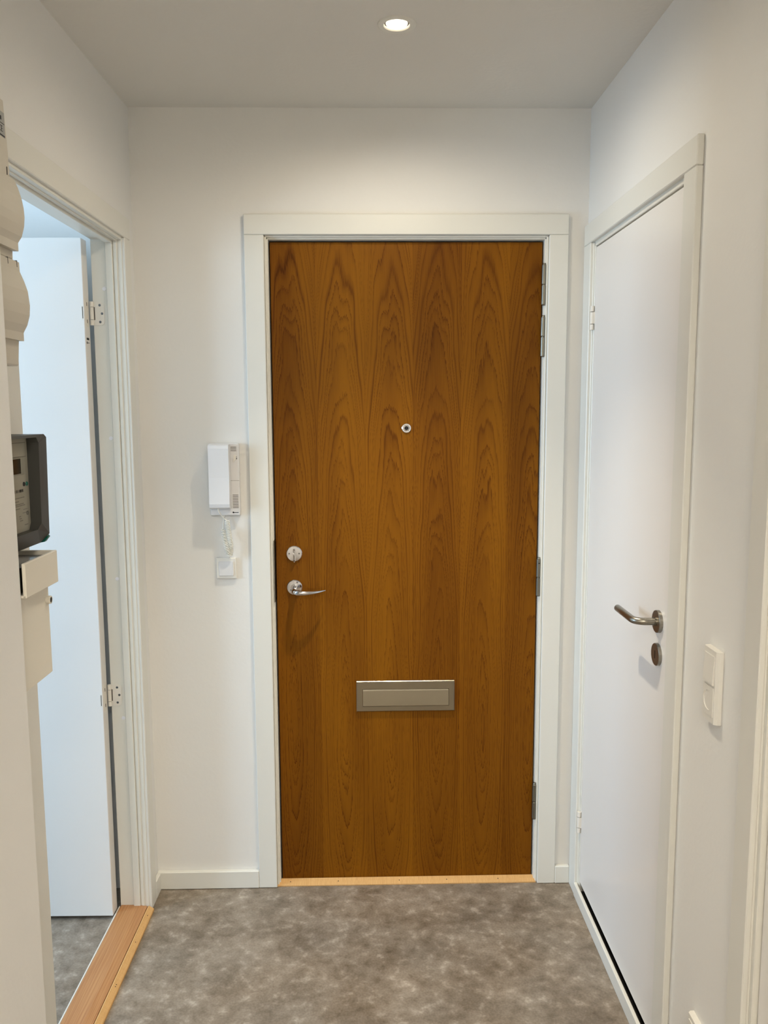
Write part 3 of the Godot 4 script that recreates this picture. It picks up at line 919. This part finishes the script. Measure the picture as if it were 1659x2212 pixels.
# ------------------------------------------------------------------ things on the right wall
func sockets() -> void:
	for a in [[1.0225, 0.950, 0, "tall white wall plate with a rocker switch above a round socket"], [1.0225, 0.165, 1, "low white socket plate near the floor below the switch plate"]]:
		var s: float = a[0]
		var y: float = a[1]
		var t := thing("switch_and_socket" if a[2] == 0 else "wall_socket", a[3], "wall socket", FR, R(0, y, s))
		var st := sm()
		var prof := PackedVector2Array([Vector2(s - 0.031, 0.0003), Vector2(s - 0.031, 0.008), Vector2(s - 0.0262, 0.0135), Vector2(s + 0.0262, 0.0135), Vector2(s + 0.031, 0.008), Vector2(s + 0.031, 0.0003)])
		prism(st, prof, V(0, y, 0), Vector3.BACK, Vector3.LEFT, V(0, 0.143, 0))
		obj("plate", st, M.plastic_warm, t)
		for k in 2:
			var lo := y + 0.012 + k * 0.063
			if k == 1 and a[2] == 0:
				st = sm()
				prism(st, PackedVector2Array([Vector2(lo, 0.0130), Vector2(lo + 0.001, 0.0172), Vector2(lo + 0.006, 0.0172), Vector2(lo + 0.0570, 0.0145), Vector2(lo + 0.0570, 0.0130)]), R(0, 0, s - 0.0222), Vector3.UP, Vector3.LEFT, V(0, 0, 0.0444))
				obj("rocker", st, M.plastic_warm, t)
				continue
			# face with a round well: ring of quads between the square edge and the hole
			st = sm()
			var mid := V(0, lo + 0.0290, s)
			var rad := 0.0195
			var d0 := 0.0148
			var ring := 40
			for i in ring:
				var p := TAU * i / ring
				var q := TAU * (i + 1) / ring
				var dp := V(0, sin(p), cos(p))
				var dq := V(0, sin(q), cos(q))
				var ep := dp * minf(0.0222 / maxf(absf(dp.z), 1e-4), 0.0290 / maxf(absf(dp.y), 1e-4))
				var eq := dq * minf(0.0222 / maxf(absf(dq.z), 1e-4), 0.0290 / maxf(absf(dq.y), 1e-4))
				var up := R(d0, 0, 0)
				var dn := R(0.0030, 0, 0)
				quad(st, mid + dp * rad + up, mid + dq * rad + up, mid + eq + up, mid + ep + up, Vector3.LEFT)
				quad(st, mid + dp * rad + up, mid + dq * rad + up, mid + dq * rad * 0.93 + dn, mid + dp * rad * 0.93 + dn, -dp)
				tri(st, mid + dn, mid + dp * rad * 0.93 + dn, mid + dq * rad * 0.93 + dn, Vector3.LEFT)
				quad(st, mid + ep + up, mid + eq + up, mid + eq + R(0.0125, 0, 0), mid + ep + R(0.0125, 0, 0), dp)
			var face := obj("socket_face", st, M.plastic_warm, t)
			for h in [V(0, 0.0065, 0.0065), V(0, -0.0065, 0.0065)]:
				st = sm()
				lathe(st, PackedVector2Array([Vector2(0.0, 0.0004), Vector2(0.0026, 0.0004), Vector2(0.0026, 0.0)]), mid + R(0.0031, 0, 0) + h * (V(1, 1, 1) if h.y > 0.0 else V(1, 1.6, 1.5)), Vector3.LEFT, 12)
				obj("pin_hole", st, M.ink, face)

# ------------------------------------------------------------------ electrical things on the left wall
func fuse_gear() -> void:
	var s0 := 0.957
	var s1 := 1.100
	var bodies := [
		[2.115, 1.8330, [[0.0565, 1.977], [0.0625, 1.963], [0.0682, 1.9441], [0.0714, 1.926], [0.0722, 1.9094], [0.0704, 1.8928], [0.065, 1.8746], [0.0575, 1.8638], [0.0574, 1.8487]], "upper off-white fuse box with a curved cover and approval label"],
		[1.8325, 1.6380, [[0.0572, 1.8286], [0.0575, 1.8118], [0.0647, 1.7941], [0.0705, 1.7755], [0.0730, 1.7501], [0.0715, 1.7314], [0.0661, 1.7135], [0.0584, 1.6999], [0.0583, 1.6844]], "lower off-white fuse box with a curved cover above the meter"]]
	for b in bodies:
		var t := thing("fuse_box", b[3], "fuse box", FL, V(0, b[1], (s0 + s1) * 0.5))
		var st := sm()
		prism(st, PackedVector2Array([Vector2(0.0003, b[1]), Vector2(0.0430, b[1]), Vector2(0.0455, b[1] + 0.003), Vector2(0.0490, b[1] + 0.05), Vector2(0.0485, b[0] - 0.1 if b[0] > 2.0 else b[0]), Vector2(0.0445, b[0]), Vector2(0.0003, b[0])]), V(0, 0, s0), Vector3.RIGHT, Vector3.UP, V(0, 0, s1 - s0))
		obj("body", st, M.fuse, t)
		st = sm()
		var poly := PackedVector2Array([Vector2(0.0480, b[2][0][1] + (0.004 if b[0] > 2.0 else 0.0))])
		for p in b[2]:
			poly.append(Vector2(p[0], p[1]))
		poly.append(Vector2(0.0480, b[2][-1][1]))
		prism(st, poly, V(0, 0, s0 - 0.0005), Vector3.RIGHT, Vector3.UP, V(0, 0, s1 - s0))
		var cover := obj("cover", st, M.fuse, t)
		cover.set_meta("label", "rounded glossy cover")
		var ys: float = b[2][0][1]
		for z in [0.966, 1.004]:
			bx("seam", V(0.0480, ys + 0.006 if b[0] > 2.0 else ys - 0.010, z), V(0.0496 if b[0] > 2.0 else 0.0576, ys + 0.020 if b[0] > 2.0 else ys + 0.002, z + 0.002), M.dark_slot, t, 0.0)
		if b[0] > 2.0:
			var lb := bx("approval_label", V(0.0448, 2.047, 0.963), V(0.0476, 2.091, 1.030), M.label, t, 0.0)
			bx("print", V(0.0470, 2.0700, 0.964), V(0.0478, 2.0712, 1.029), M.ink, lb, 0.0)
			bx("print", V(0.0470, 2.0480, 0.964), V(0.0478, 2.0505, 1.029), M.ink, lb, 0.0)
			bx("print", V(0.0470, 2.0760, 0.975), V(0.0478, 2.0830, 1.012), M.ink, lb, 0.0)
			var tx := lettering("CE", 0.014, lb)
			tx.transform = Transform3D(Basis(Vector3.UP, PI / 2), V(0.0479, 2.0605, 0.980) - org)
	# meter
	var t := thing("electricity_meter", "dark grey electricity meter with a light printed face", "electricity meter", FL, V(0, 1.297, 1.03))
	var e0 := 0.957
	var e1 := 1.128
	var st := sm()
	# housing with a recessed front: outline extruded as a frame
	var outer: Array = [Vector2(e0 + 0.004, 1.510), Vector2(e0, 1.504), Vector2(e0, 1.318), Vector2(e0 + 0.016, 1.3020), Vector2(e1, 1.3020), Vector2(e1, 1.510)]
	var inner: Array = [Vector2(1.004, 1.505), Vector2(1.002, 1.495), Vector2(1.004, 1.345), Vector2(1.012, 1.333), Vector2(1.110, 1.333), Vector2(1.110, 1.505)]
	var dep: Array = [0.0870, 0.0900, 0.0865, 0.0740, 0.0740, 0.0870]
	var depi: Array = [0.0900, 0.0930, 0.0915, 0.0870, 0.0870, 0.0900]
	for i in 6:
		var k := (i + 1) % 6
		var oa := V(dep[i], outer[i].y, outer[i].x)
		var ob := V(dep[k], outer[k].y, outer[k].x)
		var ia := V(depi[i], inner[i].y, inner[i].x)
		var ib := V(depi[k], inner[k].y, inner[k].x)
		quad(st, oa, ob, ib, ia, Vector3.RIGHT)
		var mid := V(0.05, 1.42, 1.05)
		quad(st, oa, ob, V(0.0003, ob.y, ob.z), V(0.0003, oa.y, oa.z), (oa + ob) * 0.5 - mid)
		quad(st, ia, ib, V(0.0705, ib.y, ib.z), V(0.0705, ia.y, ia.z), mid - (ia + ib) * 0.5)
	obj("housing", st, M.meter_dark, t)
	st = sm()
	uv_axes = Vector2i(2, 1)
	uv_from = Vector2(1.130, 1.506)
	uv_size = Vector2(-0.130, -0.175)
	box(st, V(0.060, 1.333, 1.0035), V(0.0712, 1.506, 1.112), 0.0)
	var face := obj("face_plate", st, M.meter_face, t)
	uv_axes = Vector2i(0, 1)
	uv_from = Vector2.ZERO
	uv_size = Vector2.ONE
	face.set_meta("label", "light grey printed face plate")
	bx("display_frame", V(0.0708, 1.438, 1.022), V(0.0722, 1.470, 1.098), M.display_frame, face, 0.0005)
	bx("display", V(0.0716, 1.4405, 1.037), V(0.0726, 1.4675, 1.090), M.display, face, 0.0)
	for z in [1.0135, 1.0255]:
		st = sm()
		lathe(st, PackedVector2Array([Vector2(0.0, 0.0022), Vector2(0.0034, 0.0018), Vector2(0.0042, 0.0)]), V(0.0712, 1.420, z), Vector3.RIGHT, 16)
		obj("button", st, M.teal if z < 1.02 else M.ink, face)
	var mark := lettering("CE", 0.0085, face)
	mark.transform = Transform3D(Basis(Vector3.UP, PI / 2), V(0.0714, 1.3655, 1.0165) - org)
	st = sm()
	prism(st, PackedVector2Array([Vector2(0.0660, 1.3125), Vector2(0.0795, 1.3190), Vector2(0.0860, 1.3120), Vector2(0.0780, 1.3020), Vector2(0.0680, 1.3000)]), V(0, 0, e0 - 0.004), Vector3.RIGHT, Vector3.UP, V(0, 0, 0.009))
	obj("seal", st, M.teal, t).set_meta("label", "small teal lead seal")
	# trough below the meter, open at the top
	t = thing("cable_trough", "off-white open-topped cable trough below the meter", "cable box", FL, V(0, 1.222, 1.03))
	st = sm()
	box(st, V(0.0925, 1.2225, 0.957), V(0.0990, 1.2855, 1.106), 0.0012)
	box(st, V(0.0003, 1.2225, 0.957), V(0.0060, 1.2855, 1.106), 0.001)
	box(st, V(0.0003, 1.2226, 0.9572), V(0.0985, 1.2854, 0.9630), 0.001)
	box(st, V(0.0003, 1.2225, 0.9575), V(0.0985, 1.2280, 1.106), 0.001)
	obj("body", st, M.trough, t)
	bx("trough_shade", V(0.010, 1.229, 0.968), V(0.086, 1.278, 1.100), M.display, t, 0.002)  # dark filler that paints the shade inside the open trough
	# cover below the trough
	t = thing("terminal_cover", "flat off-white terminal cover with a round stud under the trough", "cable box", FL, V(0, 1.041, 1.03))
	bx("cover", V(0.0003, 1.0410, 0.957), V(0.0785, 1.2222, 1.106), M.trough, t, 0.002)
	st = sm()
	lathe(st, PackedVector2Array([Vector2(0.0080, -0.004), Vector2(0.0080, 0.0075), Vector2(0.0056, 0.0080), Vector2(0.0056, 0.002)]), V(0.0785, 1.1885, 0.9665), Vector3.RIGHT, 20)
	var stud := obj("stud", st, M.trough, t)
	st = sm()
	lathe(st, PackedVector2Array([Vector2(0.0, 0.0074), Vector2(0.0058, 0.0074)]), V(0.0785, 1.1885, 0.9665), Vector3.RIGHT, 16)
	obj("stud_hole", st, M.ink, stud)

func lettering(words: String, size: float, parent: Node) -> MeshInstance3D:
	var tm := TextMesh.new()
	tm.text = words
	var f := SystemFont.new()
	f.font_names = PackedStringArray(["Droid Sans"])
	tm.font = f
	tm.font_size = 32
	tm.pixel_size = size / 32.0
	tm.depth = 0.0004
	tm.material = M.ink
	var o := MeshInstance3D.new()
	o.name = "lettering"
	o.mesh = tm
	parent.add_child(o, true)
	return o

func _ready() -> void:
	sky_and_camera()
	materials()
	downlight(-0.049, 0.535, 0.34, 2.2, "small round recessed ceiling lamp, lit, above the front door")
	added_dome(-0.13, 3.35, 3.8)  # added fill, unseen behind the camera
	shell()
	skirtings()
	front_door()
	left_door()
	right_doors()
	intercom()
	wall_switch()
	sockets()
	fuse_gear()
